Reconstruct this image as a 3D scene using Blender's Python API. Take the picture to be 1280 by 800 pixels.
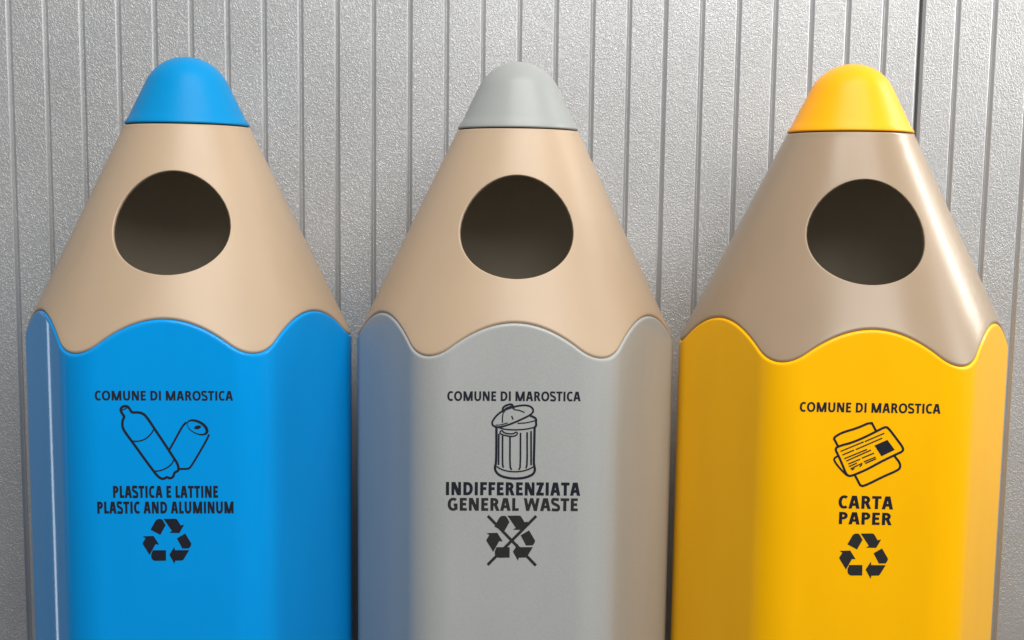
import bpy, bmesh, math, random
from mathutils import Vector, Matrix
from mathutils.geometry import tessellate_polygon

for o in list(bpy.data.objects):
    bpy.data.objects.remove(o)
scene = bpy.context.scene
COL = scene.collection
R = math.radians

# ------------------------------------------------------------------ camera
EYE = Vector((0.0, 0.0, 1.125))
PITCH, ROLL, YAW = 0.11128, 0.01269, -0.00169
rz = Matrix.Rotation(-YAW, 3, 'Z')
fwd = rz @ Vector((0, math.cos(PITCH), -math.sin(PITCH)))
up0 = rz @ Vector((0, math.sin(PITCH), math.cos(PITCH)))
rt0 = rz @ Vector((1, 0, 0))
cr, sr = math.cos(ROLL), math.sin(ROLL)
xr = rt0 * cr + up0 * sr
yr = up0 * cr - rt0 * sr
cd = bpy.data.cameras.new('camera')
cam = bpy.data.objects.new('camera', cd)
COL.objects.link(cam)
m3 = Matrix((xr, yr, -fwd)).transposed()
cam.matrix_world = Matrix.Translation(EYE) @ m3.to_4x4()
cd.sensor_width = 36.0
cd.lens = 36.0 * 1461.74 / 1280.0
cd.clip_start = 0.01
cd.clip_end = 100
scene.camera = cam

# ------------------------------------------------------------------ world and lamps
w = bpy.data.worlds.new("World")
scene.world = w
w.use_nodes = True
bg = w.node_tree.nodes['Background']
bg.inputs[0].default_value = (0.93, 0.96, 1.0, 1)
bg.inputs[1].default_value = 0.33

def area(name, loc, target, sx, sy, power, col):
    l = bpy.data.lights.new(name, 'AREA')
    l.shape = 'RECTANGLE'
    l.size, l.size_y = sx, sy
    l.energy = power
    l.color = col
    o = bpy.data.objects.new(name, l)
    COL.objects.link(o)
    o.location = loc
    o.rotation_euler = (Vector(target) - Vector(loc)).to_track_quat('-Z', 'Y').to_euler()
    return o

area('front_window', (0.70, -1.2, 2.85), (0.05, 1.7, 1.1), 2.8, 1.8, 99, (1.0, 0.98, 0.95))
area('ceiling_light', (0.30, 0.72, 2.7), (0.2, 1.45, 0.9), 1.5, 0.6, 20, (1.0, 0.97, 0.93))
area('right_door', (2.7, 0.85, 1.6), (-0.4, 1.7, 1.4), 0.45, 1.3, 14, (0.96, 0.98, 1.0))
area('wall_tube', (1.38, 1.60, 1.66), (0.38, 1.42, 1.2), 0.05, 0.8, 8.5, (1.0, 0.96, 0.88))
area('left_glare_strip', (-0.940, 1.702, 0.62), (-0.56, 1.40, 0.62), 0.003, 1.24, 0.05, (0.85, 0.93, 1.0))  # added strip in place of wall-edge glare, gives the blue body its streak

scene.view_settings.view_transform = 'Standard'
scene.view_settings.look = 'None'
scene.view_settings.exposure = 0.0
scene.view_settings.gamma = 1.0
scene.cycles.max_bounces = 8

# ------------------------------------------------------------------ materials
def new_mat(name):
    m = bpy.data.materials.new(name)
    m.use_nodes = True
    nt = m.node_tree
    return m, nt, nt.nodes['Principled BSDF']

def plastic(name, col, rough=0.26, var=0.03, bump=0.04, grain=0.0, spec=0.5, coat=0.0):
    m, nt, p = new_mat(name)
    N, L = nt.nodes, nt.links
    geo = N.new('ShaderNodeNewGeometry')
    n1 = N.new('ShaderNodeTexNoise'); n1.inputs['Scale'].default_value = 7.0
    n1.inputs['Detail'].default_value = 4
    mp = N.new('ShaderNodeMapping'); mp.inputs['Scale'].default_value = (2.2, 2.2, 0.7)
    L.new(geo.outputs['Position'], mp.inputs['Vector'])
    L.new(mp.outputs[0], n1.inputs['Vector'])
    n2 = N.new('ShaderNodeTexNoise'); n2.inputs['Scale'].default_value = 700.0
    n2.inputs['Detail'].default_value = 2
    L.new(geo.outputs['Position'], n2.inputs['Vector'])
    mr = N.new('ShaderNodeMapRange')
    mr.inputs['From Min'].default_value = 0.3; mr.inputs['From Max'].default_value = 0.7
    mr.inputs['To Min'].default_value = 1 - var; mr.inputs['To Max'].default_value = 1 + var
    L.new(n1.outputs['Fac'], mr.inputs['Value'])
    mr2 = N.new('ShaderNodeMapRange')
    mr2.inputs['From Min'].default_value = 0.3; mr2.inputs['From Max'].default_value = 0.7
    mr2.inputs['To Min'].default_value = 1 - grain; mr2.inputs['To Max'].default_value = 1 + grain
    L.new(n2.outputs['Fac'], mr2.inputs['Value'])
    mu = N.new('ShaderNodeMath'); mu.operation = 'MULTIPLY'
    L.new(mr.outputs[0], mu.inputs[0]); L.new(mr2.outputs[0], mu.inputs[1])
    sc = N.new('ShaderNodeVectorMath'); sc.operation = 'SCALE'
    sc.inputs[0].default_value = col
    L.new(mu.outputs[0], sc.inputs['Scale'])
    L.new(sc.outputs[0], p.inputs['Base Color'])
    mr3 = N.new('ShaderNodeMapRange')
    mr3.inputs['To Min'].default_value = rough - 0.02; mr3.inputs['To Max'].default_value = rough + 0.03
    n4 = N.new('ShaderNodeTexNoise'); n4.inputs['Scale'].default_value = 35.0
    n4.inputs['Detail'].default_value = 5
    L.new(geo.outputs['Position'], n4.inputs['Vector'])
    L.new(n4.outputs['Fac'], mr3.inputs['Value'])
    L.new(mr3.outputs[0], p.inputs['Roughness'])
    p.inputs['Specular IOR Level'].default_value = spec
    p.inputs['Coat Weight'].default_value = coat
    p.inputs['Coat Roughness'].default_value = 0.025
    n3 = N.new('ShaderNodeTexNoise'); n3.inputs['Scale'].default_value = 260.0
    n3.inputs['Detail'].default_value = 3
    L.new(geo.outputs['Position'], n3.inputs['Vector'])
    b = N.new('ShaderNodeBump'); b.inputs['Strength'].default_value = bump
    b.inputs['Distance'].default_value = 0.0006
    L.new(n3.outputs['Fac'], b.inputs['Height'])
    L.new(b.outputs[0], p.inputs['Normal'])
    return m

BLUE = plastic('blue_plastic', (0.0, 0.29, 0.74), 0.34, spec=0.10, coat=0.34)
GREY = plastic('grey_plastic', (0.385, 0.395, 0.385), 0.30, spec=0.35, coat=0.1, grain=0.05)
BLUE_T = plastic('blue_satin_plastic', (0.0, 0.235, 0.54), 0.40, spec=0.15)
GREY_T = plastic('grey_satin_plastic', (0.31, 0.325, 0.315), 0.34, spec=0.35)
YELLOW_T = plastic('yellow_satin_plastic', (1.0, 0.41, 0.0), 0.38, spec=0.3)
YELLOW = plastic('yellow_plastic', (1.0, 0.50, 0.0), 0.30, spec=0.22, coat=0.12)
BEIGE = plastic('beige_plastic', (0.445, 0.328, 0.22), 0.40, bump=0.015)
LINER = plastic('galvanised_liner', (0.58, 0.55, 0.49), 0.5)
RAW = plastic('raw_inner_plastic', (0.72, 0.63, 0.50), 0.6)
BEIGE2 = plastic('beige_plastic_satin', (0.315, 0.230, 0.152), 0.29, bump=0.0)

def ink(name, col):
    m, nt, p = new_mat(name)
    N, L = nt.nodes, nt.links
    geo = N.new('ShaderNodeNewGeometry')
    n1 = N.new('ShaderNodeTexNoise'); n1.inputs['Scale'].default_value = 300.0
    L.new(geo.outputs['Position'], n1.inputs['Vector'])
    mx = N.new('ShaderNodeMix'); mx.data_type = 'RGBA'
    mx.inputs['A'].default_value = (*col, 1)
    mx.inputs['B'].default_value = (*[c * 1.5 + 0.003 for c in col], 1)
    L.new(n1.outputs['Fac'], mx.inputs['Factor'])
    L.new(mx.outputs['Result'], p.inputs['Base Color'])
    p.inputs['Roughness'].default_value = 0.5
    p.inputs['Specular IOR Level'].default_value = 0.25
    return m
INK_B = ink('black_ink', (0.008, 0.009, 0.016))
INK_G = ink('charcoal_ink', (0.017, 0.017, 0.017))

def wall_metal(name, strength=0.70, metal=0.38):
    m, nt, p = new_mat(name)
    N, L = nt.nodes, nt.links
    geo = N.new('ShaderNodeNewGeometry')
    mp = N.new('ShaderNodeMapping')
    mp.inputs['Scale'].default_value = (1.0, 1.0, 0.62)
    L.new(geo.outputs['Position'], mp.inputs['Vector'])
    n = N.new('ShaderNodeTexNoise')
    n.inputs['Scale'].default_value = 290
    n.inputs['Detail'].default_value = 1.5
    n.inputs['Roughness'].default_value = 0.5
    n.inputs['Distortion'].default_value = 0.8
    L.new(mp.outputs[0], n.inputs['Vector'])
    # raised wormy stucco embossing: ridge where noise crosses its middle
    s1 = N.new('ShaderNodeMath'); s1.operation = 'SUBTRACT'; s1.inputs[1].default_value = 0.5
    L.new(n.outputs['Fac'], s1.inputs[0])
    ab = N.new('ShaderNodeMath'); ab.operation = 'ABSOLUTE'
    L.new(s1.outputs[0], ab.inputs[0])
    mr = N.new('ShaderNodeMapRange')
    mr.interpolation_type = 'SMOOTHSTEP'
    mr.inputs['From Min'].default_value = 0.0; mr.inputs['From Max'].default_value = 0.11
    mr.inputs['To Min'].default_value = 1.0; mr.inputs['To Max'].default_value = 0.0
    L.new(ab.outputs[0], mr.inputs['Value'])
    b = N.new('ShaderNodeBump'); b.inputs['Strength'].default_value = strength
    b.inputs['Distance'].default_value = 0.0005
    L.new(mr.outputs[0], b.inputs['Height'])
    L.new(b.outputs[0], p.inputs['Normal'])
    n2 = N.new('ShaderNodeTexNoise'); n2.inputs['Scale'].default_value = 5
    n2.inputs['Detail'].default_value = 6
    L.new(geo.outputs['Position'], n2.inputs['Vector'])
    cr_ = N.new('ShaderNodeMapRange')
    cr_.inputs['From Min'].default_value = 0.3; cr_.inputs['From Max'].default_value = 0.7
    cr_.inputs['To Min'].default_value = 0.92; cr_.inputs['To Max'].default_value = 1.05
    L.new(n2.outputs['Fac'], cr_.inputs['Value'])
    sc = N.new('ShaderNodeVectorMath'); sc.operation = 'SCALE'
    sc.inputs[0].default_value = (0.435, 0.44, 0.445)
    L.new(cr_.outputs[0], sc.inputs['Scale'])
    L.new(sc.outputs[0], p.inputs['Base Color'])
    p.inputs['Metallic'].default_value = metal
    p.inputs['Roughness'].default_value = 0.40
    return m
METAL = wall_metal('embossed_metal')
METAL_S = wall_metal('groove_metal', 0.12, 0.62)

def concrete():
    m, nt, p = new_mat('concrete')
    N, L = nt.nodes, nt.links
    geo = N.new('ShaderNodeNewGeometry')
    n = N.new('ShaderNodeTexNoise'); n.inputs['Scale'].default_value = 9
    n.inputs['Detail'].default_value = 8
    L.new(geo.outputs['Position'], n.inputs['Vector'])
    r = N.new('ShaderNodeValToRGB')
    r.color_ramp.elements[0].position = 0.3; r.color_ramp.elements[0].color = (0.05, 0.048, 0.045, 1)
    r.color_ramp.elements[1].position = 0.7; r.color_ramp.elements[1].color = (0.10, 0.094, 0.088, 1)
    L.new(n.outputs['Fac'], r.inputs[0])
    L.new(r.outputs[0], p.inputs['Base Color'])
    p.inputs['Roughness'].default_value = 0.8
    return m
CONCRETE = concrete()

# ------------------------------------------------------------------ helpers
def link(name, me, mat=None, parent=None, smooth=False):
    o = bpy.data.objects.new(name, me)
    COL.objects.link(o)
    if mat and not me.materials:
        me.materials.append(mat)
    if parent:
        o.parent = parent
    if smooth:
        me.polygons.foreach_set('use_smooth', [True] * len(me.polygons))
    return o

def mesh(name, V, F):
    me = bpy.data.meshes.new(name)
    me.from_pydata([tuple(v) for v in V], [], F)
    me.update()
    return me

# ------------------------------------------------------------------ floor
fl = link('floor', mesh('floor', [(-8, -8, 0), (8, -8, 0), (8, 1.76, 0), (-8, 1.76, 0)], [(0, 1, 2, 3)]), CONCRETE)
fl['kind'] = 'structure'

# ------------------------------------------------------------------ wall: ribbed metal panels
WALL_Y = 1.7191
JOINT = 0.5797
NRIB = 16
PITCH_R = 0.0525
PW = NRIB * PITCH_R
WH = 2.7
wall = bpy.data.objects.new('metal_wall', None)
COL.objects.link(wall)
wall.location = (0, WALL_Y, 0)
wall['label'] = 'silver embossed metal wall with vertical ribs behind the three bins'
wall['category'] = 'wall'

def rib_mesh(hw, depth=0.0036):
    # cross section of one flat rib with rounded shoulders; front at y=0, foot at y=depth
    prof = [(-hw - 0.0027, depth), (-hw, 0.0010), (-hw + 0.0006, 0.0004), (-hw + 0.0014, 0.0),
            (hw - 0.0014, 0.0), (hw - 0.0006, 0.0004), (hw, 0.0010), (hw + 0.0027, depth)]
    V, F = [], []
    for z in (0.0, WH):
        for x, y in prof:
            V.append((x, y, z))
    n = len(prof)
    for i in range(n - 1):
        F.append((i, i + 1, n + i + 1, n + i))
    return mesh('rib', V, F)
rib_me = rib_mesh(PITCH_R / 2 - 0.0030)
rib_end = rib_mesh(PITCH_R / 2 - 0.0042)
for _m in (rib_me, rib_end):
    _m.materials.append(METAL); _m.materials.append(METAL_S)
    for _i in (0, 1, 2, 4, 5, 6):
        _m.polygons[_i].material_index = 1
random.seed(4)
for k, nrib in ((-3, 16), (-2, 32), (0, 16), (1, 16)):
    x0 = JOINT + k * PW
    PW_ = nrib * PITCH_R
    g = 0.0024
    bm = bmesh.new()
    bmesh.ops.create_cube(bm, size=1)
    for v in bm.verts:
        v.co = Vector((v.co.x * (PW_ - 2 * g) + PW_ / 2, (v.co.y + 0.5) * 0.03 + 0.0036, (v.co.z + 0.5) * WH))
    me = bpy.data.meshes.new('panel'); bm.to_mesh(me); bm.free()
    pn = link('panel', me, METAL, wall)
    pn.location = (x0, random.uniform(-0.0004, 0.0006), 0)
    for i in range(nrib):
        c = (i + 0.5) * PITCH_R
        o = bpy.data.objects.new('rib', rib_end if i in (0, nrib - 1) else rib_me)
        COL.objects.link(o)
        o.parent = pn
        dx = 0.0008 if i == 0 else (-0.0008 if i == nrib - 1 else random.uniform(-0.0003, 0.0003))
        o.location = (c + dx, 0, 0)
        o.rotation_euler = (0, 0, random.uniform(-0.0045, 0.0045))

# ------------------------------------------------------------------ pencil bins
S = 0.215                    # side of the hexagon
A30 = math.pi / 6
AP = S * math.cos(A30)       # centre to the middle of a face
RC = 0.05935                 # corner radius
DC = (AP - RC) / math.cos(A30)
ZS = 1.1997                  # height of the seam under the coloured tip
RS = 0.07672                 # radius there
K = 0.4838                   # slope of the cone
AL = math.atan(K)
SA, CA = math.sin(AL), math.cos(AL)

def rho(phi):
    p = abs((phi + A30) % (2 * A30) - A30)
    if AP * math.tan(p) <= DC * 0.5:
        return AP / math.cos(p)
    d = A30 - p
    return DC * math.cos(d) + math.sqrt(max(RC * RC - (DC * math.sin(d)) ** 2, 0))

NCOL = 576
PHI = [2 * math.pi * (j - NCOL // 2) / NCOL for j in range(NCOL)]   # column NCOL/2 is the front

def edge(phi):
    r = rho(phi)
    return Vector((r * math.sin(phi), -r * math.cos(phi), ZS - (r - RS) / K))
E = [edge(p) for p in PHI]
TAN, NB, NC = [], [], []
for p in PHI:
    h = 0.004
    t = (edge(p + h) - edge(p - h)).normalized(); TAN.append(t)
    q = edge(p + h) - edge(p - h); q.z = 0; q.normalize()
    NB.append(Vector((q.y, -q.x, 0)))            # outward, horizontal
    NC.append(Vector((math.sin(p) * CA, -math.cos(p) * CA, SA)))
for i in range(NCOL):
    if NB[i].dot(Vector((math.sin(PHI[i]), -math.cos(PHI[i]), 0))) < 0:
        NB[i] = -NB[i]

def ring_faces(a, b, n, F):
    for j in range(n):
        k = (j + 1) % n
        F.append((a + j, a + k, b + k, b + j))

GAP, LIP = 0.0007, 0.0032
def body_mesh():
    V, F, starts = [], [], []
    def ring(pts):
        starts.append(len(V)); V.extend(pts)
    BD = []
    for j in range(NCOL):
        b = TAN[j].cross(NB[j]).normalized()
        if b.z > 0: b = -b
        BD.append(b)
    ins = 0.006
    # inner wall, floor of the bin up to the rim
    ring([Vector((e.x, e.y, 0.06)) - NB[j] * ins for j, e in enumerate(E)])
    ring([e + BD[j] * (GAP + 0.004) - NB[j] * ins for j, e in enumerate(E)])
    ring([e + BD[j] * GAP - NB[j] * ins for j, e in enumerate(E)])
    for s in range(7):
        a = R(90 - 15 * s)
        ring([e + BD[j] * (GAP + LIP * (1 - math.sin(a))) - NB[j] * (LIP * (1 - math.cos(a))) for j, e in enumerate(E)])
    last = []
    for j, e in enumerate(E):
        p = e + BD[j] * (GAP + LIP + 0.002)
        last.append(p)
    def onwall(p):
        ph = math.atan2(p.x, -p.y); r = rho(ph)
        return Vector((r * math.sin(ph), -r * math.cos(ph), p.z))
    last = [onwall(p) for p in last]
    ring(last)
    zl = ZS - 0.285
    for t in (0.3, 0.65, 1.0):
        out = []
        for j, p in enumerate(last):
            q = onwall(E[j])
            ang = t
            x = p.x * (1 - ang) + q.x * ang; y = p.y * (1 - ang) + q.y * ang
            out.append(onwall(Vector((x, y, p.z * (1 - t) + zl * t))))
        ring(out)
    for z in (0.75, 0.55, 0.35, 0.15, 0.01):
        ring([Vector((e.x, e.y, z)) for e in E])
    ring([Vector((e.x, e.y, 0.003)) - NB[j] * 0.003 for j, e in enumerate(E)])
    ring([Vector((e.x, e.y, 0.0)) - NB[j] * 0.009 for j, e in enumerate(E)])
    for a, b in zip(starts, starts[1:]):
        ring_faces(b, a, NCOL, F)
    NI = NCOL
    F.append(tuple(range(starts[0], starts[0] + NCOL)))
    F.append(tuple(reversed(range(starts[-1], starts[-1] + NCOL))))
    me = mesh('body', V, F)
    me.polygons.foreach_set('material_index', [1 if (i < NI or i == len(F) - 2) else 0 for i in range(len(F))])
    return me

def cone_pt(ph, r, depth=0.0):
    n = Vector((math.sin(ph) * CA, -math.cos(ph) * CA, SA))
    return Vector((r * math.sin(ph), -r * math.cos(ph), ZS - (r - RS) / K)) - n * depth

TH = 0.004
def cone_mesh():
    V, F = [], []
    CB = []
    for j in range(NCOL):
        b = TAN[j].cross(NC[j]).normalized()
        if b.z < 0: b = -b
        CB.append(b)
    def add_ring(pts):
        a = len(V); V.extend(pts); return a
    # where each column ends on the cone, above the rounded lower lip
    bot = []
    for j, e in enumerate(E):
        p = e + CB[j] * (GAP + LIP)
        bot.append((math.atan2(p.x, -p.y), math.hypot(p.x, p.y)))
    # the column at the back sits on the +-pi seam: unwrap
    bot = [(a if abs(a - PHI[j]) < 1 else a + (2 * math.pi if a < PHI[j] else -2 * math.pi), r) for j, (a, r) in enumerate(bot)]
    r_top = RS + 0.0016
    T = [0, .02, .06, .12, .18, .24, .3, .36, .42, .48, .54, .6, .66, .72, .78, .84, .89, .93, .97, 1.0]
    NR = len(T)
    c0, c1 = NCOL // 2 - 70, NCOL // 2 + 70
    i0, i1 = 2, 17
    def grid(depth):
        st = []
        for t in T:
            st.append(add_ring([cone_pt(a, r_top + (r - r_top) * t, depth) for a, r in bot]))
        return st
    def holes(st, depth, flip):
        for i in range(NR - 1):
            for j in range(NCOL):
                if i0 <= i < i1 and c0 <= j < c1:
                    continue
                k = (j + 1) % NCOL
                f = (st[i] + j, st[i] + k, st[i + 1] + k, st[i + 1] + j)
                F.append(f if flip else tuple(reversed(f)))
        loop = [(i0, j) for j in range(c0, c1)] + [(i, c1) for i in range(i0, i1)] + \
               [(i1, j) for j in range(c1, c0, -1)] + [(i, c0) for i in range(i1, i0, -1)]
        uv = []
        for i, j in loop:
            a, r = bot[j]; r = r_top + (r - r_top) * T[i]
            L = r / SA; g = a * SA
            uv.append((L * math.sin(g), L * math.cos(g)))
        return [st[i] + j for i, j in loop], uv
    LC = RS / SA + 0.1175 / CA
    AU, AV = 0.0684, 0.0668
    def hole_ring(uv, extra, depth):
        out = []
        for u, v in uv:
            th = math.atan2(u / AU, (v - LC) / AV)
            x = (AU + extra) * math.sin(th); sl = LC + (AV + extra) * math.cos(th)
            L = sl; ph = 0.0
            for _ in range(12):
                ph = math.asin(max(-0.95, min(0.95, x / (L * SA))))
                L = sl / (SA * SA * math.cos(ph) + CA * CA)
            uu, vv = L * math.sin(ph * SA), L * math.cos(ph * SA)
            out.append((uu, vv))
        return out
    def put(uvs, depth):
        pts = []
        for u, v in uvs:
            L = math.hypot(u, v); g = math.atan2(u, v)
            pts.append(cone_pt(g / SA, L * SA, depth))
        return add_ring(pts)
    def patch(loop, uv, depth, lip, flip):
        n = len(loop)
        ringo = loop
        rings = [ringo]
        target = hole_ring(uv, lip, depth)
        for s in range(1, 13):
            f = 1 - (1 - s / 12) ** 1.5
            a = put([(u0 * (1 - f) + u1 * f, v0 * (1 - f) + v1 * f) for (u0, v0), (u1, v1) in zip(uv, target)], depth)
            rings.append([a + q for q in range(n)])
        for ra, rb in zip(rings, rings[1:]):
            for q in range(n):
                k = (q + 1) % n
                f = (ra[q], ra[k], rb[k], rb[q])
                F.append(tuple(reversed(f)) if flip else f)
        return rings[-1]
    so = grid(0.0)
    lo, uvo = holes(so, 0, False)
    hl = 0.0011
    rim = patch(lo, uvo, 0.0, hl, False)
    si = grid(TH)
    in0 = len(F)
    li, uvi = holes(si, TH, True)
    rin = patch(li, uvi, TH, 0.0, True)
    in1 = len(F)
    n = len(rim)
    prev = rim
    for s in range(1, 6):
        a = R(18 * s)
        st = put(hole_ring(uvo, hl * (1 - math.sin(a)), 0), hl * (1 - math.cos(a)))
        cur = [st + q for q in range(n)]
        for q in range(n):
            k = (q + 1) % n
            F.append((prev[q], prev[k], cur[k], cur[q]))
        prev = cur
    for q in range(n):
        k = (q + 1) % n
        F.append((prev[q], prev[k], rin[k], rin[q]))
    # lower lip
    prev = so[-1]
    for s in range(1, 7):
        a = R(15 * s)
        cur = add_ring([e + CB[j] * (GAP + LIP * (1 - math.sin(a))) - NC[j] * (LIP * (1 - math.cos(a))) for j, e in enumerate(E)])
        ring_faces(cur, prev, NCOL, F)
        prev = cur
    ring_faces(si[-1], prev, NCOL, F)
    # top: small rounding under the seam and a closed ledge
    prev = so[0]
    for (r, z) in ((RS + 0.0009, ZS - 0.0012), (RS - 0.0004, ZS - 0.0010), (RS - 0.004, ZS - 0.0010)):
        cur = add_ring([Vector((r * math.sin(a), -r * math.cos(a), z)) for a, _ in bot])
        ring_faces(prev, cur, NCOL, F)
        prev = cur
    F.append(tuple(range(prev, prev + NCOL)))
    me = mesh('cone', V, F)
    inner = [False] * len(F)
    for q in range(in0, in1): inner[q] = True
    me.polygons.foreach_set('material_index', [1 if q else 0 for q in inner])
    bm = bmesh.new(); bm.from_mesh(me)
    bmesh.ops.recalc_face_normals(bm, faces=bm.faces)
    bm.to_mesh(me); bm.free()
    return me

def tip_mesh():
    V, F = [], []
    n = 128
    q, zc = 0.0556, 0.0308
    prof = [(RS - 0.006, 0.0004), (RS - 0.0012, 0.0004), (RS - 0.0001, 0.0008), (RS + 0.0004, 0.0018), (RS + 0.0002, 0.0032)]
    for t in (0.12, 0.25, 0.4, 0.55, 0.7, 0.85, 0.94):
        z = 0.003 + (zc + q * SA - 0.003) * t
        prof.append((RS - K * z, z))
    for s in range(0, 17):
        a = AL + (math.pi / 2 - AL) * s / 17
        prof.append((q * math.cos(a), zc + q * math.sin(a)))
    st = []
    for r, z in prof:
        st.append(len(V))
        V.extend([Vector((r * math.sin(2 * math.pi * j / n), -r * math.cos(2 * math.pi * j / n), ZS + z)) for j in range(n)])
    for a, b in zip(st, st[1:]):
        ring_faces(a, b, n, F)
    V.append(Vector((0, 0, ZS + zc + q)))
    for j in range(n):
        F.append((st[-1] + j, st[-1] + (j + 1) % n, len(V) - 1))
    F.append(tuple(reversed(range(n))))
    me = mesh('tip', V, F)
    bm = bmesh.new(); bm.from_mesh(me)
    bmesh.ops.recalc_face_normals(bm, faces=bm.faces)
    bm.to_mesh(me); bm.free()
    return me

BODY, CONE, TIP = body_mesh(), cone_mesh(), tip_mesh()

# ------------------------------------------------------------------ flat print on the front face
FACE = -AP
def face_pt(u, z, lift):
    return (u, FACE - lift, z)

def chaikin(pts, closed, n=2):
    for _ in range(n):
        out = []
        m = len(pts)
        rng = range(m) if closed else range(m - 1)
        if not closed: out.append(pts[0])
        for i in rng:
            a, b = pts[i], pts[(i + 1) % m]
            out.append((a[0] * .75 + b[0] * .25, a[1] * .75 + b[1] * .25))
            out.append((a[0] * .25 + b[0] * .75, a[1] * .25 + b[1] * .75))
        if not closed: out.append(pts[-1])
        pts = out
    return pts

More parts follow.
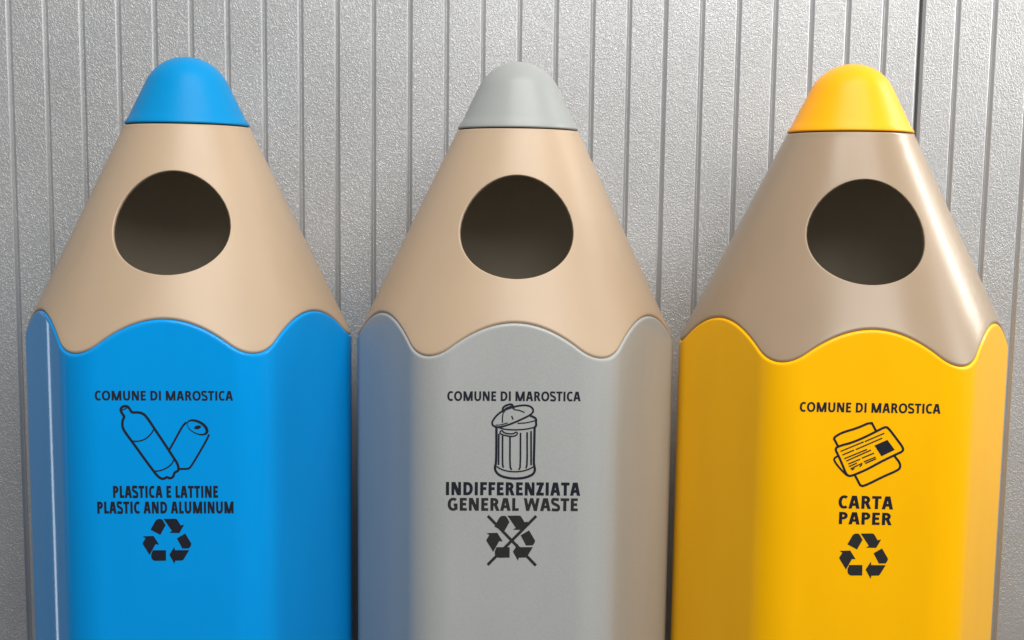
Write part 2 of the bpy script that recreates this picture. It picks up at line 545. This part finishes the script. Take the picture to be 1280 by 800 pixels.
class Letters:
    """Bold humanist capitals built from flat stems, diagonals and bowls; cap height is 1."""
    def __init__(s, w, h):
        s.w, s.h, s.V, s.F, s.x, s.k = w, h, [], [], 0.0, 0
    def quad(s, *p):
        s.k += 1
        b = len(s.V)
        s.V += [(x + s.x, y, s.k % 5) for x, y in p]
        s.F.append(tuple(range(b, b + 4)))
    def rect(s, x0, x1, y0, y1):
        s.quad((x0, y0), (x1, y0), (x1, y1), (x0, y1))
    def leg(s, xb, xt, w, y0=0.0, y1=1.0):
        s.quad((xb - w / 2, y0), (xb + w / 2, y0), (xt + w / 2, y1), (xt - w / 2, y1))
    def arc(s, cx, cy, rx, ry, a0, a1, n=28, sq=2.12, th=None, tv=None):
        s.k += 1
        b = len(s.V)
        tw, tt = th or s.w, tv or s.h
        def pt(rx, ry, a):
            c, q = math.cos(a), math.sin(a)
            return (cx + rx * math.copysign(abs(c) ** (2 / sq), c) + s.x, cy + ry * math.copysign(abs(q) ** (2 / sq), q), s.k % 5)
        for i in range(n + 1):
            a = R(a0 + (a1 - a0) * i / n)
            s.V.append(pt(rx, ry, a)); s.V.append(pt(rx - tw, ry - tt, a))
        for i in range(n):
            s.F.append((b + 2 * i, b + 2 * i + 2, b + 2 * i + 3, b + 2 * i + 1))
    def path(s, pts, w):
        s.k += 1
        pts = chaikin(pts, False, 3)
        b = len(s.V); n = len(pts)
        for i, p in enumerate(pts):
            a, c = pts[max(i - 1, 0)], pts[min(i + 1, n - 1)]
            dx, dy = c[0] - a[0], c[1] - a[1]; l = math.hypot(dx, dy)
            nx, ny = -dy / l * w / 2, dx / l * w / 2
            s.V.append((p[0] + nx + s.x, p[1] + ny, s.k % 5)); s.V.append((p[0] - nx + s.x, p[1] - ny, s.k % 5))
        for i in range(n - 1):
            s.F.append((b + 2 * i, b + 2 * i + 2, b + 2 * i + 3, b + 2 * i + 1))
    def glyph(s, ch):
        w, h = s.w, s.h
        if ch == ' ': adv = 0.36
        elif ch == 'A':
            adv = 0.93; s.leg(0.02 + w * .55, 0.465 - w * .22, w * 1.06); s.leg(0.91 - w * .55, 0.465 + w * .22, w * 1.06)
            s.rect(0.24, 0.69, 0.22, 0.22 + h)
        elif ch == 'C':
            adv = 0.82; s.arc(0.50, 0.5, 0.44, 0.515, 52, 308)
        elif ch == 'G':
            adv = 0.97; s.arc(0.52, 0.5, 0.46, 0.515, 50, 298)
            s.rect(0.88 - w, 0.88, 0.07, 0.56); s.rect(0.56, 0.88 - w * .5, 0.56 - h, 0.56)
        elif ch == 'O':
            adv = 1.08; s.arc(0.54, 0.5, 0.485, 0.515, 0, 360, 44)
        elif ch == 'D':
            adv = 0.98; s.rect(0.10, 0.10 + w, 0, 1); s.rect(0.10 + w * .5, 0.45, 0, h); s.rect(0.10 + w * .5, 0.45, 1 - h, 1)
            s.arc(0.44, 0.5, 0.48, 0.5, -90, 90, 28, 2.1)
        elif ch in 'EF':
            adv = 0.76 if ch == 'E' else 0.72
            s.rect(0.10, 0.10 + w, 0, 1); s.rect(0.10 + w * .5, 0.68, 1 - h, 1)
            s.rect(0.10 + w * .5, 0.63, 0.5 - h / 2 + .01, 0.5 + h / 2 + .01)
            if ch == 'E': s.rect(0.10 + w * .5, 0.69, 0, h)
        elif ch == 'I': adv = 0.20 + w; s.rect(0.10, 0.10 + w, 0, 1)
        elif ch == 'L':
            adv = 0.67; s.rect(0.10, 0.10 + w, 0, 1); s.rect(0.10 + w * .5, 0.65, 0, h)
        elif ch == 'M':
            adv = 1.32; s.rect(0.10, 0.10 + w, 0, 1); s.rect(1.22 - w, 1.22, 0, 1)
            s.leg(0.66 - w * .10, 0.10 + w * .62, w * 1.15); s.leg(0.66 + w * .10, 1.22 - w * .62, w * 1.15)
        elif ch == 'N':
            adv = 1.03; s.rect(0.10, 0.10 + w * .92, 0, 1); s.rect(0.93 - w * .92, 0.93, 0, 1)
            s.leg(0.93 - w * .62, 0.10 + w * .62, w * 1.2)
        elif ch in 'PR':
            adv = 0.82 if ch == 'P' else 0.89
            s.rect(0.10, 0.10 + w, 0, 1); m = 0.40
            s.rect(0.10 + w * .5, 0.42, 1 - h, 1); s.rect(0.10 + w * .5, 0.42, m, m + h * .95)
            s.arc(0.41, (1 + m) / 2, 0.36, (1 - m) / 2, -90, 90, 20, 2.1)
            if ch == 'R': s.leg(0.88 - w * .56, 0.50, w * 1.08, 0, m + h * .5)
        elif ch == 'S':
            adv = 0.76; v = h * 1.08
            s.path([(0.635, 0.87), (0.52, 1.0 - v * .42), (0.33, 1.02 - v * .5), (0.125, 0.93), (0.10, 0.68), (0.24, 0.56), (0.46, 0.48),
                    (0.66, 0.36), (0.63, 0.08), (0.42, v * .42 - .01), (0.22, v * .42 - .01), (0.075, 0.13)], v)
        elif ch == 'T':
            adv = 0.78; s.rect(0.03, 0.75, 1 - h, 1); s.rect(0.39 - w / 2, 0.39 + w / 2, 0, 1 - h * .5)
        elif ch == 'U':
            adv = 1.0; s.rect(0.09, 0.09 + w, 0.38, 1); s.rect(0.91 - w, 0.91, 0.38, 1); s.arc(0.5, 0.385, 0.41, 0.40, 180, 360)
        elif ch == 'W':
            adv = 1.38; q = w * 1.0
            s.leg(0.37, 0.02 + q * .55, q); s.leg(0.37, 0.69, q * .96); s.leg(1.01, 0.69, q * .96); s.leg(1.01, 1.36 - q * .55, q)
        elif ch == 'Z':
            adv = 0.76; s.rect(0.06, 0.70, 1 - h, 1); s.rect(0.05, 0.71, 0, h)
            s.leg(0.05 + w * .62, 0.70 - w * .62, w * 1.18, h * .5, 1 - h * .5)
        s.x += adv

def text_line(word, uc, zc, width, height, bold, mat, parent, tilt, label=None):
    L = Letters(bold, bold * 0.80)
    for ch in word:
        L.glyph(ch)
    xs = [v[0] for v in L.V]
    x0, x1 = min(xs), max(xs)
    V = []
    for x, y, k in L.V:
        u = ((x - x0) / (x1 - x0) - 0.5) * width
        V.append(face_pt(uc + u, ZS + zc + (y - 0.5) * height + u * tilt, 0.0002 + 0.000012 * k))
    me = mesh('lettering', V, L.F)
    bm = bmesh.new(); bm.from_mesh(me)
    for f in bm.faces:
        if f.normal.y > 0: f.normal_flip()
    bm.to_mesh(me); bm.free()
    o = link('lettering', me, mat, parent)
    if label: o['label'] = label
    return o

class Print:
    """Flat ink drawing: strokes and filled shapes in drawing units, placed on the front face."""
    def __init__(s, org, ax, ay):
        s.o, s.ax, s.ay = org, ax, ay
        s.V, s.F, s.k = [], [], 0
    def pt(s, x, y):
        u = s.o[0] + x * s.ax[0] + y * s.ay[0]
        z = s.o[1] + x * s.ax[1] + y * s.ay[1]
        return face_pt(u, ZS + z, 0.0002 + 0.00001 * s.k)
    def fill(s, pts, smooth=0):
        s.k += 1
        if smooth: pts = chaikin(pts, True, smooth)
        b = len(s.V)
        s.V += [s.pt(*p) for p in pts]
        for t in tessellate_polygon([[Vector((p[0], p[1], 0)) for p in pts]]):
            s.F.append(tuple(b + i for i in t))
    def stroke(s, pts, wd, closed=False, smooth=2, w2=None):
        s.k += 1; wd *= 1.55
        if smooth: pts = chaikin(pts, closed, smooth)
        n = len(pts); b = len(s.V)
        for i in range(n):
            p = Vector(pts[i])
            a = Vector(pts[(i - 1) % n]) if (closed or i > 0) else None
            c = Vector(pts[(i + 1) % n]) if (closed or i < n - 1) else None
            d1 = (p - a).normalized() if a is not None else (c - p).normalized()
            d2 = (c - p).normalized() if c is not None else d1
            n1 = Vector((-d1.y, d1.x)); n2 = Vector((-d2.y, d2.x))
            m = n1 + n2
            m = m.normalized() if m.length > 1e-4 else n1
            sc = 1 / max(0.55, m.dot(n1))
            ww = wd
            h = m * (ww / 2 * sc)
            if not closed and i == 0: p = p - d2 * wd * 0.3
            if not closed and i == n - 1: p = p + d1 * wd * 0.3
            s.V.append(s.pt(p.x + h.x, p.y + h.y)); s.V.append(s.pt(p.x - h.x, p.y - h.y))
        for i in range(n if closed else n - 1):
            j = (i + 1) % n
            s.F.append((b + 2 * i, b + 2 * j, b + 2 * j + 1, b + 2 * i + 1))
    def build(s, name, mat, parent, label):
        me = mesh(name, s.V, s.F)
        bm = bmesh.new(); bm.from_mesh(me)
        for f in bm.faces:
            if f.normal.y > 0: f.normal_flip()
        bm.to_mesh(me); bm.free()
        o = link(name, me, mat, parent)
        o['label'] = label
        return o

def recycling(org, ax, ay, mat, parent, label, dx=0, dy=0, cross=False):
    p = Print(org, ax, ay)
    shapes = [
        ([(205, 252), (262, 150), (283, 116), (312, 99), (350, 97), (376, 108), (422, 187), (345, 325)], 0),
        ([(392, 97), (560, 95), (583, 103), (598, 125), (637, 190), (688, 180), (618, 300), (472, 297), (512, 270), (445, 172)], 0),
        ([(582, 376), (702, 305), (790, 452), (785, 480), (757, 520), (660, 522)], 0),
        ([(545, 495), (552, 545), (758, 545), (682, 672), (660, 694), (556, 696), (546, 742), (472, 610)], 0),
        ([(425, 545), (425, 695), (262, 697), (232, 682), (213, 650), (212, 605), (236, 545)], 0),
        ([(95, 345), (248, 340), (326, 462), (274, 460), (190, 612), (92, 455), (92, 438), (134, 372)], 0)]
    for pts, sm in shapes:
        p.fill([(x + dx, y + dy) for x, y in pts], sm)
    if cross:
        p.stroke([(120, 108), (795, 800)], 26, smooth=0)
        p.stroke([(795, 110), (118, 790)], 26, smooth=0)
    p.build('recycling_symbol', mat, parent, label)

def bottle_and_can(parent):
    ax, ay = (122.6e-6, -1.2e-6), (-1.5e-6, -128.4e-6)
    p = Print((-0.0582, -0.3147), ax, ay)
    W = 15
    p.stroke([(108, 182), (95, 165), (76, 132), (80, 108), (105, 90), (140, 92), (160, 115), (178, 150), (215, 146),
              (262, 150), (300, 172), (345, 235), (380, 290), (470, 425), (562, 568), (590, 610), (602, 655), (598, 680),
              (570, 690), (560, 705), (550, 738), (520, 750), (490, 735), (470, 752), (440, 752), (405, 725), (370, 680),
              (300, 585), (180, 415), (120, 335), (92, 285), (90, 230), (108, 190)], W, smooth=2)
    p.stroke([(90, 128), (105, 122), (132, 108)], 7)
    p.stroke([(180, 408), (240, 410), (300, 390), (350, 345), (378, 300)], 8)
    p.stroke([(378, 682), (430, 680), (500, 650), (540, 615), (560, 575)], 8)
    p.stroke([(522, 480), (590, 360), (640, 270), (672, 238)], 12)
    p.stroke([(882, 350), (860, 400), (760, 570), (705, 655), (680, 662), (608, 662)], 12)
    # can top: ellipse with a heavy far rim
    cx, cy, a, b, th = 779, 281, 108, 62, R(27)
    outer, inner = [], []
    for i in range(48):
        t = 2 * math.pi * i / 48
        x, y = a * math.cos(t), b * math.sin(t)
        outer.append((cx + x * math.cos(th) - y * math.sin(th), cy + x * math.sin(th) + y * math.cos(th)))
        x, y = (a - 18) * math.cos(t) - 8, (b - 17) * math.sin(t) + 7
        inner.append((cx + x * math.cos(th) - y * math.sin(th), cy + x * math.sin(th) + y * math.cos(th)))
    p.k += 1
    bs = len(p.V)
    for o_, i_ in zip(outer, inner):
        p.V.append(p.pt(*o_)); p.V.append(p.pt(*i_))
    for i in range(48):
        j = (i + 1) % 48
        p.F.append((bs + 2 * i, bs + 2 * j, bs + 2 * j + 1, bs + 2 * i + 1))
    p.fill([(742, 283), (765, 266), (800, 262), (815, 276), (795, 297), (758, 300)], 2)
    p.build('printed_drawing', INK_B, parent, 'black line drawing of a plastic bottle and a can')

def trash_can(parent):
    ax, ay = (126.6e-6, 1.4e-6), (1.2e-6, -129.4e-6)
    p = Print((-0.0395, -0.3116), ax, ay)
    W = 14
    # lid
    p.stroke([(120, 270), (108, 245), (120, 215), (160, 165), (215, 128), (300, 98), (380, 82), (440, 84), (478, 105),
              (488, 138), (462, 168), (400, 200), (300, 245), (220, 272), (160, 284)], W - 3, closed=True, smooth=2)
    p.stroke([(145, 262), (185, 262), (250, 242)], 6)
    # knob
    p.stroke([(212, 140), (205, 110), (230, 86), (285, 70), (300, 88), (305, 112)], 12)
    p.stroke([(222, 142), (226, 112), (285, 92)], 8)
    p.stroke([(212, 150), (204, 190), (205, 238)], 7)
    p.stroke([(310, 122), (360, 128), (403, 146)], 7)
    p.stroke([(290, 182), (300, 208)], 8, smooth=0)
    # rim
    p.stroke([(462, 178), (495, 190), (514, 210), (510, 235), (514, 265), (495, 286)], 13)
    p.stroke([(345, 246), (420, 242), (500, 222)], 7)
    p.stroke([(175, 285), (220, 300), (320, 306), (430, 298), (498, 280)], 8)
    # handle
    p.stroke([(192, 312), (178, 335), (210, 352), (280, 366), (325, 360), (346, 338), (330, 322), (308, 340), (262, 342), (215, 330), (205, 312)], 8, closed=True)
    # sides
    p.stroke([(150, 290), (150, 450), (148, 610), (136, 640), (142, 685), (185, 725), (260, 745), (340, 750), (420, 740),
              (485, 712), (505, 675), (498, 635), (492, 610), (496, 450), (498, 285)], W)
    p.stroke([(155, 640), (200, 668), (270, 685), (350, 687), (430, 672), (492, 640)], 8)
    for pts in ([(172, 345), (170, 620)], [(206, 362), (206, 620), (214, 645)], [(274, 372), (274, 640), (288, 664)],
                [(370, 335), (370, 640), (358, 664)], [(430, 330), (432, 620), (422, 650)], [(466, 320), (468, 622)]):
        p.stroke(pts, 10, smooth=1)
    p.build('printed_drawing', INK_B, parent, 'black line drawing of a rubbish bin with its lid ajar')

def papers(parent):
    ax, ay = (110.8e-6, 2.6e-6), (3.2e-6, -116.1e-6)
    p = Print((-0.0513, -0.3218), ax, ay)
    W = 15
    p.stroke([(140, 330), (118, 290), (100, 258), (150, 222), (210, 195), (330, 160), (475, 96), (500, 140), (523, 182)], W, smooth=1)
    p.stroke([(112, 360), (180, 330), (280, 305), (420, 245), (560, 172), (625, 140), (660, 170), (730, 260), (800, 350),
              (798, 385), (740, 412), (600, 480), (440, 570), (330, 618), (270, 640), (235, 625), (200, 540), (150, 430)], W, closed=True, smooth=2)
    p.stroke([(140, 440), (105, 465), (118, 500), (180, 575), (235, 625)], W - 2, smooth=1)
    p.stroke([(322, 632), (350, 680), (382, 742), (450, 720), (600, 642), (740, 580), (775, 550), (770, 500), (712, 430)], W, smooth=1)
    p.fill([(512, 330), (640, 272), (716, 372), (584, 436)])
    for a, b in (((175, 390), (400, 295)), ((418, 290), (605, 208)), ((195, 425), (305, 378)), ((328, 370), (585, 257)),
                 ((215, 462), (435, 370)), ((235, 485), (475, 376)), ((255, 515), (368, 468)), ((392, 455), (505, 406)),
                 ((262, 540), (335, 508)), ((412, 492), (522, 446)), ((425, 508), (528, 462)), ((280, 562), (345, 530)),
                 ((355, 525), (390, 508)), ((370, 540), (388, 522)), ((290, 574), (312, 562))):
        p.stroke([a, b], 8, smooth=0)
    p.build('printed_drawing', INK_B, parent, 'dark line drawing of stacked newspapers')

# ------------------------------------------------------------------ the three bins
DIST = 1.50412
def bin_(x, dy, psi, mat, tip_mat, cone_mat, label):
    root = bpy.data.objects.new('pencil_bin', None)
    COL.objects.link(root)
    root.location = (x, DIST + dy, 0)
    root.rotation_euler = (0, 0, psi)
    root['label'] = label
    root['category'] = 'recycling bin'
    root['group'] = 'pencil-shaped recycling bins in a row'
    parts = []
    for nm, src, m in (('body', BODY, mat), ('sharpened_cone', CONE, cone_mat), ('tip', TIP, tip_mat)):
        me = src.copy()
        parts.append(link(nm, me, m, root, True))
        if nm == 'sharpened_cone': me.materials.append(RAW)
        if nm == 'body': me.materials.append(LINER)
    return root, parts[0]

b0, body0 = bin_(-0.41828, 0.00179, 0.10087, BLUE, BLUE_T, BEIGE, 'blue pencil-shaped bin with beige cone for plastic and aluminium, at the left end')
b1, body1 = bin_(0.00206, 0.01009, -0.00276, GREY, GREY_T, BEIGE, 'grey pencil-shaped bin with beige cone for general waste, between blue and yellow bins')
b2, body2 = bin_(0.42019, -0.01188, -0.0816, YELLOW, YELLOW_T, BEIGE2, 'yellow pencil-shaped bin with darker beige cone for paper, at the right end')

text_line('COMUNE DI MAROSTICA', 0.0, -0.3146, 0.1545, 0.0112, 0.24, INK_B, body0, -0.007)
text_line('COMUNE DI MAROSTICA', -0.0004, -0.3113, 0.1535, 0.0112, 0.24, INK_B, body1, 0.010)
text_line('COMUNE DI MAROSTICA', -0.0006, -0.3155, 0.1560, 0.0112, 0.24, INK_B, body2, 0.013)
text_line('PLASTICA E LATTINE', -0.0005, -0.4273, 0.1185, 0.0142, 0.27, INK_B, body0, -0.012)
text_line('PLASTIC AND ALUMINUM', -0.0008, -0.4459, 0.1540, 0.0142, 0.27, INK_B, body0, -0.013)
text_line('INDIFFERENZIATA', 0.0, -0.4203, 0.1560, 0.0156, 0.27, INK_B, body1, 0.009)
text_line('GENERAL WASTE', -0.0002, -0.4389, 0.1513, 0.0152, 0.26, INK_G, body1, 0.010)
text_line('CARTA', -0.0001, -0.4252, 0.0612, 0.0152, 0.255, INK_B, body2, 0.013)
text_line('PAPER', 0.0003, -0.4441, 0.0594, 0.0144, 0.255, INK_B, body2, 0.014)

bottle_and_can(body0)
trash_can(body1)
papers(body2)
recycling((-0.0346, -0.4508), (79.2e-6, -1.1e-6), (-1.2e-6, -83.4e-6), INK_B, body0, 'black recycling arrows')
recycling((-0.0382, -0.4447), (81.4e-6, 1.2e-6), (0.8e-6, -84.0e-6), INK_G, body1, 'charcoal recycling arrows crossed out', cross=True)
recycling((-0.0367, -0.4567), (78.4e-6, 2.5e-6), (2.5e-6, -82.9e-6), INK_G, body2, 'charcoal recycling arrows', dx=18, dy=-22)
